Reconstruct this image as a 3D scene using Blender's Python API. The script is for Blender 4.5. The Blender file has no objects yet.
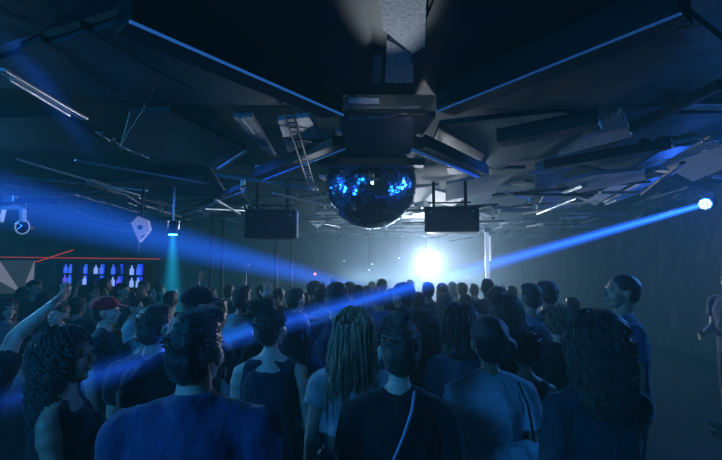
import bpy, math, random
from mathutils import Vector, Matrix, noise, Euler
V = Vector
S = bpy.context.scene
COL = S.collection
S.view_settings.view_transform = 'Standard'
PI = math.pi
F = 401.; CAM = V((0, 0, 1.92)); PIT = math.radians(4.6)

def ray(px, py):
    u = (px-361)/F; v = (230-py)/F
    return V((u, math.cos(PIT)-v*math.sin(PIT), math.sin(PIT)+v*math.cos(PIT)))
def at(px, py, y):
    d = ray(px, py); return CAM+d*(y/d.y)
def onz(px, py, z):
    d = ray(px, py); return CAM+d*((z-CAM.z)/d.z)

cd = bpy.data.cameras.new('camera'); cd.lens = 20; cd.clip_start = .05
cam = bpy.data.objects.new('camera', cd); COL.objects.link(cam)
cam.location = CAM; cam.rotation_euler = (PI/2+PIT, 0, 0); S.camera = cam

# ------------------------------------------------------------------ materials
MATS = {}
def mat(name, col, rough=.6, metal=0., bump=0., bscale=30., var=0., emit=None, estr=0., spec=.5, sheen=0.):
    if name in MATS: return MATS[name]
    m = bpy.data.materials.new(name); m.use_nodes = True; nt = m.node_tree
    b = nt.nodes['Principled BSDF']
    b.inputs['Base Color'].default_value = (*col, 1); b.inputs['Roughness'].default_value = rough
    b.inputs['Metallic'].default_value = metal; b.inputs['Specular IOR Level'].default_value = spec
    if sheen: b.inputs['Sheen Weight'].default_value = sheen
    if emit:
        b.inputs['Emission Color'].default_value = (*emit, 1); b.inputs['Emission Strength'].default_value = estr
    if bump or var:
        tc = nt.nodes.new('ShaderNodeTexCoord'); n = nt.nodes.new('ShaderNodeTexNoise')
        n.inputs['Scale'].default_value = bscale; n.inputs['Detail'].default_value = 4
        nt.links.new(tc.outputs['Object'], n.inputs['Vector'])
        if bump:
            bp = nt.nodes.new('ShaderNodeBump'); bp.inputs['Strength'].default_value = bump; bp.inputs['Distance'].default_value = .02
            nt.links.new(n.outputs['Fac'], bp.inputs['Height']); nt.links.new(bp.outputs[0], b.inputs['Normal'])
        if var:
            r = nt.nodes.new('ShaderNodeValToRGB')
            r.color_ramp.elements[0].position = .35; r.color_ramp.elements[1].position = .65
            r.color_ramp.elements[0].color = (*[c*(1-var) for c in col], 1)
            r.color_ramp.elements[1].color = (*[min(1, c*(1+var)) for c in col], 1)
            nt.links.new(n.outputs['Fac'], r.inputs[0]); nt.links.new(r.outputs[0], b.inputs['Base Color'])
    MATS[name] = m; return m

def cloth(name, c, rough=.85): return mat('cloth_'+name, c, rough, bump=.5, bscale=22, var=.12, spec=.25, sheen=.2)
def skinm(k): return mat('skin_'+k, {'fair': (.62, .42, .33), 'tan': (.42, .26, .18), 'dark': (.12, .065, .045)}[k], .5, bump=.05, bscale=90, var=.06, sheen=.15)
def hairm(k):
    nm = 'hair_'+k
    if nm in MATS: return MATS[nm]
    c = {'black': (.014, .011, .011), 'brown': (.06, .035, .02), 'blonde': (.5, .37, .23), 'light': (.2, .13, .08), 'grey': (.25, .25, .26)}[k]
    m = mat(nm, c, .46, bump=.4, bscale=160, spec=.7, sheen=.2); nt = m.node_tree; b = nt.nodes['Principled BSDF']
    tc = nt.nodes.new('ShaderNodeTexCoord'); mp = nt.nodes.new('ShaderNodeMapping'); mp.inputs['Scale'].default_value = (70, 70, 5)
    n = nt.nodes.new('ShaderNodeTexNoise'); n.inputs['Scale'].default_value = 1.; r = nt.nodes.new('ShaderNodeValToRGB')
    r.color_ramp.elements[0].position = .38; r.color_ramp.elements[0].color = (*[x*.25 for x in c], 1); r.color_ramp.elements[1].position = .62; r.color_ramp.elements[1].color = (*[min(1, x*1.5) for x in c], 1)
    nt.links.new(tc.outputs['Object'], mp.inputs[0]); nt.links.new(mp.outputs[0], n.inputs['Vector']); nt.links.new(n.outputs['Fac'], r.inputs[0]); nt.links.new(r.outputs[0], b.inputs['Base Color']); return m

# ------------------------------------------------------------------ mesh bits
def tube_faces(nr, n, off=0):
    fs = []
    for i in range(nr-1):
        for j in range(n):
            a = off+i*n+j; b = off+i*n+(j+1) % n
            fs.append((a, b, b+n, a+n))
    fs.append(tuple(off+j for j in reversed(range(n)))); fs.append(tuple(off+(nr-1)*n+j for j in range(n)))
    return fs
def loft(secs, n=20):
    """secs: (center, U, Vv) elliptical rings"""
    vs = []
    for c, u, w in secs:
        for j in range(n):
            a = 2*PI*j/n; vs.append(c+u*math.cos(a)+w*math.sin(a))
    return vs, tube_faces(len(secs), n)
def zloft(rows, n=24):
    """rows: (z, cy, rx, ry) or (z, cx, cy, rx, ry)"""
    s = []
    for r in rows:
        if len(r) == 4: z, cy, rx, ry = r; cx = 0
        else: z, cx, cy, rx, ry = r
        s.append((V((cx, cy, z)), V((rx, 0, 0)), V((0, ry, 0))))
    return loft(s, n)
def frame(d):
    d = d.normalized(); a = V((0, 0, 1)) if abs(d.z) < .9 else V((1, 0, 0))
    u = d.cross(a).normalized(); return u, d.cross(u).normalized(), d
def cap(p0, p1, r0, r1, n=12, flat=False):
    p0 = V(p0); p1 = V(p1); u, w, d = frame(p1-p0); s = []
    if not flat:
        for k in (80, 55, 28): a = math.radians(k); s.append((p0-d*r0*math.sin(a), u*r0*math.cos(a), w*r0*math.cos(a)))
    for t in (0, .5, 1):
        r = r0+(r1-r0)*t; s.append((p0.lerp(p1, t), u*r, w*r))
    if not flat:
        for k in (28, 55, 80): a = math.radians(k); s.append((p1+d*r1*math.sin(a), u*r1*math.cos(a), w*r1*math.cos(a)))
    return loft(s, n)
def ell(c, r, R=None, n=16):
    c = V(c); r = (r, r, r) if isinstance(r, (int, float)) else r; s = []
    R = R or Matrix.Identity(3)
    for k in range(1, n):
        a = PI*k/n-PI/2
        s.append((c+R@V((0, 0, r[2]*math.sin(a))), R@V((r[0]*math.cos(a), 0, 0)), R@V((0, r[1]*math.cos(a), 0))))
    return loft(s, n)
def box(c, d, R=None):
    c = V(c); R = R or Matrix.Identity(3)
    vs = [c+R@V((x*d[0]/2, y*d[1]/2, z*d[2]/2)) for z in (-1, 1) for y in (-1, 1) for x in (-1, 1)]
    return vs, [(0, 2, 3, 1), (4, 5, 7, 6), (0, 1, 5, 4), (1, 3, 7, 5), (3, 2, 6, 7), (2, 0, 4, 6)]
def bar(p0, p1, w, h):
    """rectangular bar, w across, h vertical-ish"""
    p0 = V(p0); p1 = V(p1); d = (p1-p0).normalized()
    u = d.cross(V((0, 0, 1)));
    if u.length < .01: u = V((1, 0, 0))
    u.normalize(); k = u.cross(d)
    vs = []
    for p in (p0, p1):
        for a, b in ((-1, -1), (1, -1), (1, 1), (-1, 1)): vs.append(p+u*a*w/2+k*b*h/2)
    return vs, [(0, 3, 2, 1), (4, 5, 6, 7), (0, 1, 5, 4), (1, 2, 6, 5), (2, 3, 7, 6), (3, 0, 4, 7)]
def slab(pts, t):
    """polygon with thickness t upwards"""
    pts = [V(p) for p in pts]; n = len(pts)
    area = sum(pts[i].x*pts[(i+1) % n].y-pts[(i+1) % n].x*pts[i].y for i in range(n))
    if area < 0: pts.reverse()
    vs = pts+[p+V((0, 0, t)) for p in pts]
    return vs, [tuple(reversed(range(n))), tuple(range(n, 2*n))]+[(i, (i+1) % n, (i+1) % n+n, i+n) for i in range(n)]
def merge(prims):
    vs, fs = [], []
    for a, b in prims:
        o = len(vs); vs += a; fs += [tuple(i+o for i in f) for f in b]
    return vs, fs
def mkobj(name, geo, m, parent=None, smooth=False, bevel=0, loc=None):
    vs, fs = geo
    me = bpy.data.meshes.new(name)
    if loc is not None: vs = [v-loc for v in vs]
    me.from_pydata([tuple(v) for v in vs], [], fs); me.update()
    if smooth: me.polygons.foreach_set('use_smooth', [True]*len(me.polygons))
    o = bpy.data.objects.new(name, me); COL.objects.link(o)
    if m: me.materials.append(m)
    if loc is not None: o.location = loc
    if parent: o.parent = parent
    if bevel:
        b = o.modifiers.new('b', 'BEVEL'); b.width = bevel; b.segments = 2; b.limit_method = 'ANGLE'
    return o
def fuse(prims, voxel=.014, sm=4, wr=0., wf=9., seed=0):
    """union of closed bits as one continuous skin -> (verts, faces)"""
    vs, fs = merge(prims)
    me = bpy.data.meshes.new('tmp'); me.from_pydata([tuple(v) for v in vs], [], fs)
    o = bpy.data.objects.new('tmp', me); COL.objects.link(o)
    r = o.modifiers.new('r', 'REMESH'); r.mode = 'VOXEL'; r.voxel_size = voxel
    if sm:
        s = o.modifiers.new('s', 'SMOOTH'); s.iterations = sm; s.factor = .5
    dg = bpy.context.evaluated_depsgraph_get(); dg.update()
    ev = o.evaluated_get(dg); m2 = ev.to_mesh()
    V2 = [v.co.copy() for v in m2.vertices]; N2 = [v.normal.copy() for v in m2.vertices] if wr else None
    F2 = [tuple(p.vertices) for p in m2.polygons]
    ev.to_mesh_clear(); bpy.data.objects.remove(o); bpy.data.meshes.remove(me)
    if wr:
        sv = V((seed*3.1, seed*1.7, seed))
        for i, v in enumerate(V2):
            q = V((v.x*wf, v.y*wf, v.z*wf*.55+.5*v.x*wf))+sv
            k = noise.noise(q)+.5*noise.noise(q*2.2)
            V2[i] = v+N2[i]*(wr*(1-2*abs(k)))
    return V2, F2
def xf(geo, M): return [M@v for v in geo[0]], geo[1]

def tag(o, label=None, cat=None, group=None, kind=None):
    if label: o['label'] = label
    if cat: o['category'] = cat
    if group: o['group'] = group
    if kind: o['kind'] = kind
    return o
def empty(name, loc, rz=0, label=None, cat=None, group=None):
    o = bpy.data.objects.new(name, None); COL.objects.link(o); o.location = loc; o.rotation_euler = (0, 0, rz)
    o.empty_display_size = .1
    return tag(o, label, cat, group)

# ------------------------------------------------------------------ hands / heads (cached)
def hand_prims(kind):
    """hand in local frame: wrist at origin, fingers along +z, palm faces +y, thumb on +x side"""
    P = [cap((0, 0, -.03), (0, 0, .01), .026, .026), ell((0, 0, .045), (.040, .015, .048)), ell((.018, .004, .03), (.02, .016, .03))]
    curl = {'open': (.12, .15, .1), 'relax': (.45, .5, .4), 'grip': (1.25, 1.3, .7), 'peace': (.1, .1, .1)}[kind]
    for i, (x, L) in enumerate(((.030, .070), (.010, .080), (-.010, .075), (-.029, .058))):
        c = curl
        if kind == 'peace' and i > 1: c = (1.4, 1.4, .8)
        p = V((x, 0, .083)); a = 0; sp = x*3.2 if kind in ('open', 'peace') else x*1.2
        for k, (l, r) in enumerate(((.45, .0092), (.32, .0083), (.25, .0075))):
            a += c[k]; q = p+V((sp*L*l, math.sin(a)*L*l, math.cos(a)*L*l)); P.append(cap(p, q, r, r*.92, 8)); p = q
    k = 1 if kind != 'grip' else .2
    p = V((.030, .004, .02)); q = p+V((.026*k+.008, .012, .030)); P.append(cap(p, q, .013, .0105, 8))
    q2 = q+V((.012*k, .010+.02*(1-k), .028)); P.append(cap(q, q2, .0105, .0085, 8))
    return P
HANDS = {}
def hand(kind):
    if kind not in HANDS: HANDS[kind] = fuse(hand_prims(kind), .0048, 2)
    return HANDS[kind]
def head_prims(fem):
    j = .92 if fem else 1.
    P = [ell((0, -.012, .028), (.076, .096, .09)), ell((0, .02, -.02), (.062*j, .068, .08)), ell((0, .032, -.075), (.046*j, .046, .034)),
         ell((0, .064, -.097), (.02*j, .018, .017)), cap((0, .083, .012), (0, .106, -.024), .008, .013), ell((0, .1, -.03), (.018, .011, .009)),
         cap((-.034, .078, .026), (.034, .078, .026), .011, .011), ell((0, .087, -.052), (.023, .012, .0065)), ell((0, .085, -.065), (.02, .012, .007))]
    for s in (-1, 1):
        P += [ell((s*.040, .046, -.03), (.022, .028, .034)), ell((s*.078, -.006, -.01), (.009, .02, .032)), ell((s*.083, -.012, .004), (.008, .016, .016))]
    return P
HEADS = {}
def headg(fem):
    if fem not in HEADS: HEADS[fem] = fuse(head_prims(fem), .0065, 2)
    return HEADS[fem]

# ------------------------------------------------------------------ hair
def strand(pts, r, n=3):
    s = []; m = len(pts)
    for i, p in enumerate(pts):
        d = (pts[min(i+1, m-1)]-pts[max(i-1, 0)]); u, w, _ = frame(d if d.length > 1e-6 else V((0, 0, 1)))
        k = r*(1-.75*(i/(m-1))**2); s.append((p, u*k, w*k))
    return loft(s, n)
def hair_geo(style, seed, fine, hl=None):
    """hair in the head frame (origin head centre)"""
    R = random.Random(seed); P = []; ST = []
    if style != 'bald':
        k_ = -.004 if style in ('short', 'fade') else 0
        P += [ell((0, -.022, .04), (.084+k_, .099+k_, .087+k_)), ell((0, -.056, -.005), (.071+k_, .058+k_, .068))]
    if style in ('short', 'fade', 'bun', 'sidebun', 'pony'):
        P += [ell((0, -.045, -.035), (.066, .055, .055))]
        if style == 'short': P += [ell((0, .012, .078), (.066, .072, .046))]
    if style == 'fade':
        P += [ell((.0, .0, .09), (.076, .098, .046)), ell((.03, .03, .108), (.045, .055, .03))]
        for _ in range(70):
            a = R.uniform(0, 2*PI); zz = R.uniform(.35, 1); h_ = math.sqrt(1-zz*zz); P.append(ell((h_*math.cos(a)*.066, -.004+h_*math.sin(a)*.086, .055+zz*.072), (R.uniform(.010, .016),)*3, n=6))
    if style == 'bun': P += [ell((.005, -.03, .145), (.038, .038, .032)), ell((-.02, -.02, .15), .02), ell((.025, -.035, .155), .018)]
    if style == 'sidebun': P += [ell((.075, -.07, -.01), (.045, .04, .045)), ell((.0, -.03, .05), (.09, .1, .09))]
    if style == 'afro': P += [ell((0, -.03, .035), (.115, .115, .115))]
    L = {'long': .38, 'curly': .34, 'pony': .36, 'bob': .16, 'longdark': .36}.get(style, 0)
    if hl: L = hl
    if style in ('long', 'longdark', 'curly', 'bob'):
        wd = 1.08 if style in ('curly', 'long') else 1.
        e = L
        rows = [(.02, -.03, .088*wd, .09), (-.05, -.045, .095*wd, .085*wd), (-.12, -.06, .1*wd, .07*wd), (-.12-(e-.1)*.5, -.075, .115*wd, .06*wd), (-.1-(e-.1)*.9, -.08, .10*wd, .045), (-.13-(e-.1), -.08, .06*wd, .03)]
        if style == 'long': rows = [(.03, -.03, .082, .09), (-.05, -.045, .092, .08), (-.12, -.06, .102, .068), (-.2, -.07, .118, .055), (-.29, -.078, .128, .045), (-.35, -.08, .10, .03)]
        P.append(zloft(rows))
        if style == 'curly': P += [ell((0, -.03, .03), (.108, .108, .103))]
    if style == 'pony':
        P += [ell((0, -.11, .03), .03)]
        p = V((0, -.12, .02)); rows = []
        P += [cap(p, (0, -.17, -.06), .024, .035), cap((0, -.17, -.06), (0, -.15, -.3), .035, .015)]
    n0 = {'short': 260, 'fade': 260, 'bun': 380, 'sidebun': 420, 'afro': 420, 'pony': 150}.get(style, 0)
    if 1:
        for _ in range(n0 if fine else n0//4):
            a = R.uniform(0, 2*PI); t = math.acos(R.uniform(-.15, 1)); big = .115 if style == 'afro' else .083 if style in ('short', 'fade') else .087
            n = V((math.sin(t)*math.cos(a), math.sin(t)*math.sin(a), math.cos(t)))
            if n.y > .55 and n.z < .55: continue
            p = V((0, -.022, .04))+V((n.x*big, n.y*(big+.014), n.z*big))
            tg = V((R.gauss(0, 1), R.gauss(0, 1), R.gauss(0, 1))); l = {'afro': .03, 'fade': .010, 'bun': .014}.get(style, .008)
            q = p+n*l*R.uniform(.2, 1)+tg*l*.35; ST.append(strand([p-n*.01, p.lerp(q, .5)+tg*.003, q], .0022 if style != 'afro' else .005))
        if style == 'bun':
            for _ in range(70):
                a = R.uniform(0, 2*PI); t = R.uniform(0, 1.9); n = V((math.sin(t)*math.cos(a), math.sin(t)*math.sin(a), math.cos(t)))
                p = V((.005, -.03, .15))+n*.034; ST.append(strand([p, p+n*.02+V((R.gauss(0, .012), R.gauss(0, .01), R.gauss(0, .01)))], .0016))
    if L:
        N = {2: 420, 1: 150, 0: 0}[fine]
        if style == 'curly': N = int(N*1.25)
        if style == 'pony': N = N//3
        for _ in range(N):
            if style == 'pony':
                o = V((R.gauss(0, .014), R.gauss(0, .012), 0)); pts = [V((0, -.12, .02))+o*.4, V((0, -.165, -.05))+o*1.5, V((0, -.17, -.17))+o*2.2, V((0, -.155, -.34-R.uniform(-.04, .04)))+o*1.6]
                ST.append(strand(pts, .004)); continue
            a = R.uniform(-PI*.42, PI*1.42)  # 90deg(+y) sector left free
            a = R.uniform(math.radians(140), math.radians(400)); t0 = R.uniform(.1, 1.1)
            wd = R.uniform(1.0, 1.17) if style == 'curly' else R.uniform(1., 1.16)
            pts = []; ph = R.uniform(0, 6.3); fr = R.uniform(60, 95) if style == 'curly' else R.uniform(14, 24)
            am = R.uniform(.010, .024) if style == 'curly' else R.uniform(.004, .010)
            ln = L*R.uniform(.7, 1.18); st = 7 if style != 'curly' else 13
            for k in range(5):
                t = t0+(PI/2-t0)*k/4; pts.append(V((math.sin(t)*math.cos(a)*.092*wd, -.024+math.sin(t)*math.sin(a)*.106*wd, .04+math.cos(t)*.094*wd)))
            b = pts[-1]
            for k in range(1, st*2):
                u = k/(st*2); z = b.z-ln*u*1.15
                rx = 1+(.5 if style == 'long' else .28)*u if style != 'curly' else 1+.12*u
                by = b.y*(1-u*.25)-.03*u
                if b.y > 0: by -= .05*u
                pts.append(V((b.x*rx*(1 if u < .7 else 1-.3*(u-.7)), by, z)))
            path = []; s = 0
            for k, p in enumerate(pts):
                if k: s += (p-pts[k-1]).length
                g = min(1, k/5)
                path.append(p+V((math.cos(s*fr+ph), math.sin(s*fr+ph), 0))*am*g)
            ST.append(strand(path, R.uniform(.0028, .005) if style != 'curly' else R.uniform(.004, .0065)))
    base = fuse(P, .009, 3, wr=.001 if style == 'crop' else .004 if style != 'curly' else .009, wf=30, seed=seed % 17) if P else ([], [])
    return merge([base]+ST)

# ------------------------------------------------------------------ people
def rotm(yaw=0, pitch=0, roll=0):
    return Euler((math.radians(pitch), math.radians(roll), math.radians(yaw)), 'XYZ').to_matrix()
ARMS = {  # (upper dir, fore dir) for the right arm; x mirrored for the left
    'down': ((.14, .02, -1), (.05, .22, -1)), 'bent': ((.22, -.1, -1), (-.25, .9, -.25)), 'up': ((.45, .25, .9), (-.05, .2, 1)),
    'raise': ((.6, .5, .25), (.0, .35, 1)), 'front': ((.2, .6, -.8), (-.1, 1, .15)), 'back': ((.3, -.35, -.9), (-.6, .3, -.7)),
    'hip': ((.5, -.2, -.85), (-.65, .35, -.6)), 'phone': ((.25, .55, -.7), (-.15, .5, .95)), 'reach': ((.9, .35, .3), (.8, .4, .5)), 'cross': ((.15, .25, -1), (-1, .45, .12)), 'out': ((.55, .05, -.8), (.5, .6, .1)),
}
IDX = [0]
def person(px, ytop, d, label, yaw=0, fem=False, skin='tan', hair='black', style='short', top='tee', tc='black', tcol=(.02, .02, .025),
           bot='jeans', bcol=(.03, .045, .09), bc='denim', la='down', ra='down', lh='relax', rh='relax', head=(0, 0, 0), fine=0, w=1., cap_=None, H=None, hairtop=.012, group=None, lean=(0, 0), hl=None):
    IDX[0] += 1; sd = IDX[0]
    base = at(px, ytop, d); H = H or (base.z-hairtop-(.05 if style == 'bun' else 0)); s = H/1.75
    root = empty('person', (base.x, base.y, 0), math.radians(yaw), label, 'person', group)
    root.scale = (s, s, s)
    vx = {0: .02, 1: .015, 2: .0115}[fine]
    hw = .165 if fem else .19; hw *= w
    if fem: rows = [(.80, -.01, .14, .10), (.88, -.012, .172, .122), (.96, -.01, .165, .112), (1.07, 0, .125, .092), (1.13, 0, .122, .09), (1.25, 0, .142, .102), (1.34, 0, .145, .098), (1.40, -.005, .12, .08), (1.45, -.008, .07, .058), (1.50, -.005, .052, .052)]
    else: rows = [(.80, -.01, .14, .10), (.88, -.012, .165, .115), (.97, -.005, .158, .112), (1.08, 0, .152, .108), (1.2, 0, .165, .115), (1.30, 0, .182, .12), (1.38, -.005, .155, .105), (1.43, -.008, .10, .075), (1.50, -.005, .062, .06)]
    rows = [(z, cy, rx*w, ry*w) for z, cy, rx, ry in rows]
    # the upper body leans: shear of everything above the hips
    lx, ly = lean
    def LN(v):
        k = max(0, v.z-.95); return V((v.x+lx*k, v.y+ly*k, v.z))
    def LG(g): return [LN(v) for v in g[0]], g[1]
    sk = []
    sk.append(zloft(rows)); hr = rotm(*head); neck = V((0, -.005, 1.47)); hc = V((0, .012, 1.630))
    hc = neck+rotm(head[0]*.3, head[1]*.6, head[2]*.6)@(hc-neck)
    sk.append(cap(neck, hc+V((0, -.015, -.06)), .056 if not fem else .043, .052 if not fem else .041))
    aw = (.054, .043, .034, .026) if not fem else (.044, .035, .029, .022)
    AR = []
    for sgn, arm, hk in ((-1, la, lh), (1, ra, rh)):
        A = ARMS[arm] if isinstance(arm, str) else arm
        sh = V((sgn*hw, -.005, 1.385)); du = V((sgn*A[0][0], A[0][1], A[0][2])).normalized(); df = V((sgn*A[1][0], A[1][1], A[1][2])).normalized()
        if A[0][2] > 0: sh += V((-sgn*.015, 0, .035))
        el = sh+du*.29; wr = el+df*.25
        AR.append((sgn, sh, el, wr, du, df, hk))
        sk.append(cap((sgn*.025, -.015, 1.462), sh+V((0, 0, .0)), .042, aw[0]*.95))
        sk.append(cap(sh, el, aw[0], aw[1])); sk.append(ell(sh+du*.06, aw[0]*1.12)); sk.append(cap(el, el.lerp(wr, .35), aw[1]*.95, aw[1]*.98)); sk.append(cap(el.lerp(wr, .3), wr, aw[1]*.98, aw[3]))
    LEG = []
    for sgn in (-1, 1):
        hp = V((sgn*.085, 0, .88)); kn = V((sgn*.10, .03, .49)); an = V((sgn*.115, -.01, .09))
        LEG.append((sgn, hp, kn, an))
        sk += [cap(hp, kn, .085, .056), cap(kn, kn.lerp(an, .35), .054, .056), cap(kn.lerp(an, .3), an, .056, .036), cap((sgn*.115, -.03, .045), (sgn*.13, .14, .035), .04, .032)]
    if fem: sk += [ell((s2*.068*w, .075, 1.275), (.058, .055, .058)) for s2 in (-1, 1)]
    bg = LG(fuse(sk, vx, 5)); parts = [bg]
    HM = Matrix.Translation(LN(hc)-V((0, 0, 0)))@hr.to_4x4()
    parts.append(xf(headg(fem), HM))
    for sgn, sh, el, wr, du, df, hk in AR:
        # fingers along the forearm, palm to the body's middle
        z = df; y = V((-sgn, 0, 0)); y = (y-z*y.dot(z))
        if y.length < .2: y = V((0, 0, -1))-z*V((0, 0, -1)).dot(z)
        y.normalize()
        if hk in ('open', 'peace') and df.z > .2: y = V((0, 1, 0)); y = (y-z*y.dot(z)).normalized()
        x = y.cross(z)
        th = V((0, 1, 0)) if abs(y.y) < .8 else V((-sgn, 0, 0))
        if x.dot(th) < 0:
            M3 = Matrix((-x, y, z)).transposed(); g = hand(hk); g = ([V((-v.x, v.y, v.z)) for v in g[0]], [tuple(reversed(f)) for f in g[1]])
            g = ([V((v.x, v.y, v.z)) for v in g[0]], g[1])
            M3 = Matrix((-x, y, z)).transposed(); g2 = ([M3@v for v in hand(hk)[0]], [tuple(reversed(f)) for f in hand(hk)[1]])
        else:
            M3 = Matrix((x, y, z)).transposed(); g2 = ([M3@v for v in hand(hk)[0]], hand(hk)[1])
        if fem: g2 = ([v*.92 for v in g2[0]], g2[1])
        parts.append(LG(([v+wr for v in g2[0]], g2[1])))
    mkobj('body', merge(parts), skinm(skin), root, True)
    # eyes
    if fine == 2 or abs(yaw) > 45:
        for s2 in (-1, 1):
            ey = mkobj('eye', xf(ell((s2*.031, .0765, .004), (.0125, .0115, .0085)), HM), mat('eye_white', (.45, .45, .45), .2), root, True)
            mkobj('iris', xf(ell((s2*.031, .0855, .004), (.0062, .0035, .0062)), HM), mat('iris_dark', (.02, .015, .01), .2), ey, True)
    # clothes ---------------------------------------------------------------
    G = []; q = .013
    def infl(z0, z1, e, extra=None):
        r = [(z, cy, rx+e, ry+e) for z, cy, rx, ry in rows if z0 <= z <= z1]; return r
    if top in ('tee', 'long', 'jacket', 'shirt', 'crop', 'tank', 'dress'):
        e = {'jacket': .03, 'shirt': .024, 'tank': .015, 'crop': .016, 'dress': .01}.get(top, .017)
        z0 = {'crop': 1.16, 'tank': .93, 'dress': .80}.get(top, .86)
        rr = infl(z0, 1.43, e)
        if top != 'crop' and top != 'tank' and top != 'dress': rr = [(z, cy, max(rx, .125*w+e), ry) for z, cy, rx, ry in rr]
        z, cy, rx, ry = rr[0]; rr.insert(0, (z0-.004, cy, rx+(.012 if top == 'crop' else 0), ry+(.012 if top == 'crop' else 0)))
        if top == 'tank': rr = [(z, cy, min(rx, .135*w if z > 1.36 else 9), ry) for z, cy, rx, ry in rr]
        else: rr += [(1.445, -.008, .088*w, .078), (1.47, -.008, .068, .066)]
        G.append(zloft(rr))
        if top == 'dress': G.append(zloft([(.55, -.01, .2, .17), (.7, -.01, .195, .15), (.86, -.01, .185, .135), (.95, -.01, .17, .12)]))
        if top in ('tee', 'long', 'jacket', 'shirt', 'crop'):
            for sgn, sh, el, wr, du, df, hk in AR:
                a = aw[0]+e*.9; G.append(cap((sgn*.03, -.014, 1.453), sh, .055, a*.97)); G.append(ell(sh, a*1.0))
                if top in ('long', 'jacket', 'shirt'):
                    G.append(cap(sh, el, a, aw[1]+e*.95)); G.append(cap(el, wr-df*.005, aw[1]+e*.95, aw[3]+e*.9, flat=False)); 
                else:
                    G.append(cap(sh, sh+du*(.16 if top == 'tee' else .1), a, a+.008, flat=True))
        else:
            for s2 in (-1, 1): G.append(cap((s2*.03, -.012, 1.435), (s2*.105*w, -.006, 1.405), .05, .052)); G.append(cap((s2*.095*w, -.03, 1.37), (s2*.085*w, 0, 1.452), .024, .016)); G.append(cap((s2*.085*w, 0, 1.452), (s2*.095*w, .06, 1.37), .016, .02))
        if fem: G += [ell((s2*.068*w, .078, 1.275), (.058+e, .055+e, .058+e)) for s2 in (-1, 1)]
        if top in ('shirt', 'jacket'): G += [LOFTCOL, zloft([(1.40, -.012, .13, .10), (1.45, -.014, .095, .082), (1.475, -.014, .078, .074)])]
        nm = {'tee': 'tshirt', 'long': 'sweater', 'jacket': 'jacket', 'shirt': 'shirt', 'crop': 'crop_top', 'tank': 'tank_top', 'dress': 'dress'}[top]
        g = LG(fuse(G, vx*.95, 3, wr={0: .004, 1: .007, 2: .007}[fine], wf=9, seed=sd))
        mkobj(nm, g, cloth(tc, tcol), root, True)
    if top != 'dress':
        r0 = [(z, cy, rx+.012, ry+.012) for z, cy, rx, ry in rows if .87 <= z <= (1.09 if bot == 'skirt' or top == 'crop' else .99)]
        G = [zloft([(.80, -.01, .15, .11)]+r0)]
        if bot == 'skirt': G.append(zloft([(.45, 0, .17, .13), (.7, -.005, .185, .14), (.9, -.01, .18, .13), (.97, -.01, .16, .11)]))
        else:
            for sgn, hp, kn, an in LEG:
                G += [cap(hp, kn, .098, .07)]
                if bot == 'shorts': continue
                G += [cap(kn, an, .069, .058, flat=False)]
        g = LG(fuse(G, vx, 3, wr=.004, wf=8, seed=sd+5)); mkobj('skirt' if bot == 'skirt' else 'shorts' if bot == 'shorts' else 'trousers', g, cloth(bc, bcol), root, True)
    for sgn, hp, kn, an in LEG:
        g = fuse([cap((sgn*.115, -.035, .05), (sgn*.128, .13, .042), .05, .042), cap((sgn*.115, -.02, .05), (sgn*.115, -.02, .10), .048, .05), box((sgn*.121, .045, .012), (.085, .27, .024))], .016, 2)
        mkobj('shoe', g, mat('shoe_black', (.02, .02, .02), .5), root, True)
    if style != 'bald':
        mkobj('hair', xf(hair_geo(style, sd, fine, hl), HM), hairm(hair), root, True)
    if cap_:
        col, back = cap_
        P = [ell((0, -.018, .062), (.094, .112, .078)), zloft([(.035, -.018, .095, .113), (.06, -.018, .097, .115)])]
        yb = -1 if back else 1
        P.append(xf(ell((0, 0, 0), (.072, .075, .008)), Matrix.Translation((0, -.01+yb*.115, .045))@Matrix.Rotation(-.22*yb, 4, 'X')))
        P.append(ell((0, -.018, .14), .009))
        mkobj('cap', xf(fuse(P, .006, 2), HM), cloth('cap_%d' % int(col[0]*1000), col), root, True)
    return root, HM, AR, LN
LOFTCOL = zloft([(1.43, -.012, .09, .08), (1.47, -.014, .074, .070), (1.505, -.02, .068, .066), (1.512, -.02, .064, .062)])
HAZE = .03; HAZE_E = .0030; STAGE = 850; UPL = 95; FILL = 90; RIM = 220; SIDE = 420
# =================================================================== the room
XL, XR, YB, YF, ZC = -7.6, 6.9, 17.0, -2.5, 3.45
def struct(name, geo, m, **k):
    o = mkobj(name, geo, m, **k); o['kind'] = 'structure'; return o
def concrete(name, c, sc=3, var=.35, rough=.8): return mat(name, c, rough, bump=.3, bscale=sc, var=var)
m_wall = concrete('wall_paint', (.012, .035, .045)); m_floor = concrete('floor_vinyl', (.03, .035, .04), 6, .3, .35)
struct('floor', box(((XL+XR)/2, (YB+YF)/2, -.05), (XR-XL+.2, YB-YF+.2, .1)), m_floor)
struct('wall_back', box(((XL+XR)/2, YB+.05, ZC/2), (XR-XL+.2, .1, ZC)), m_wall)
struct('wall_front', box(((XL+XR)/2, YF-.05, ZC/2), (XR-XL+.2, .1, ZC)), m_wall)
struct('wall_left', box((XL-.05, (YB+YF)/2, ZC/2), (.1, YB-YF, ZC)), m_wall)
struct('ceiling', box(((XL+XR)/2, (YB+YF)/2, ZC+.05), (XR-XL+.2, YB-YF+.2, .1)), concrete('ceiling_black', (.008, .026, .032)))
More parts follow.
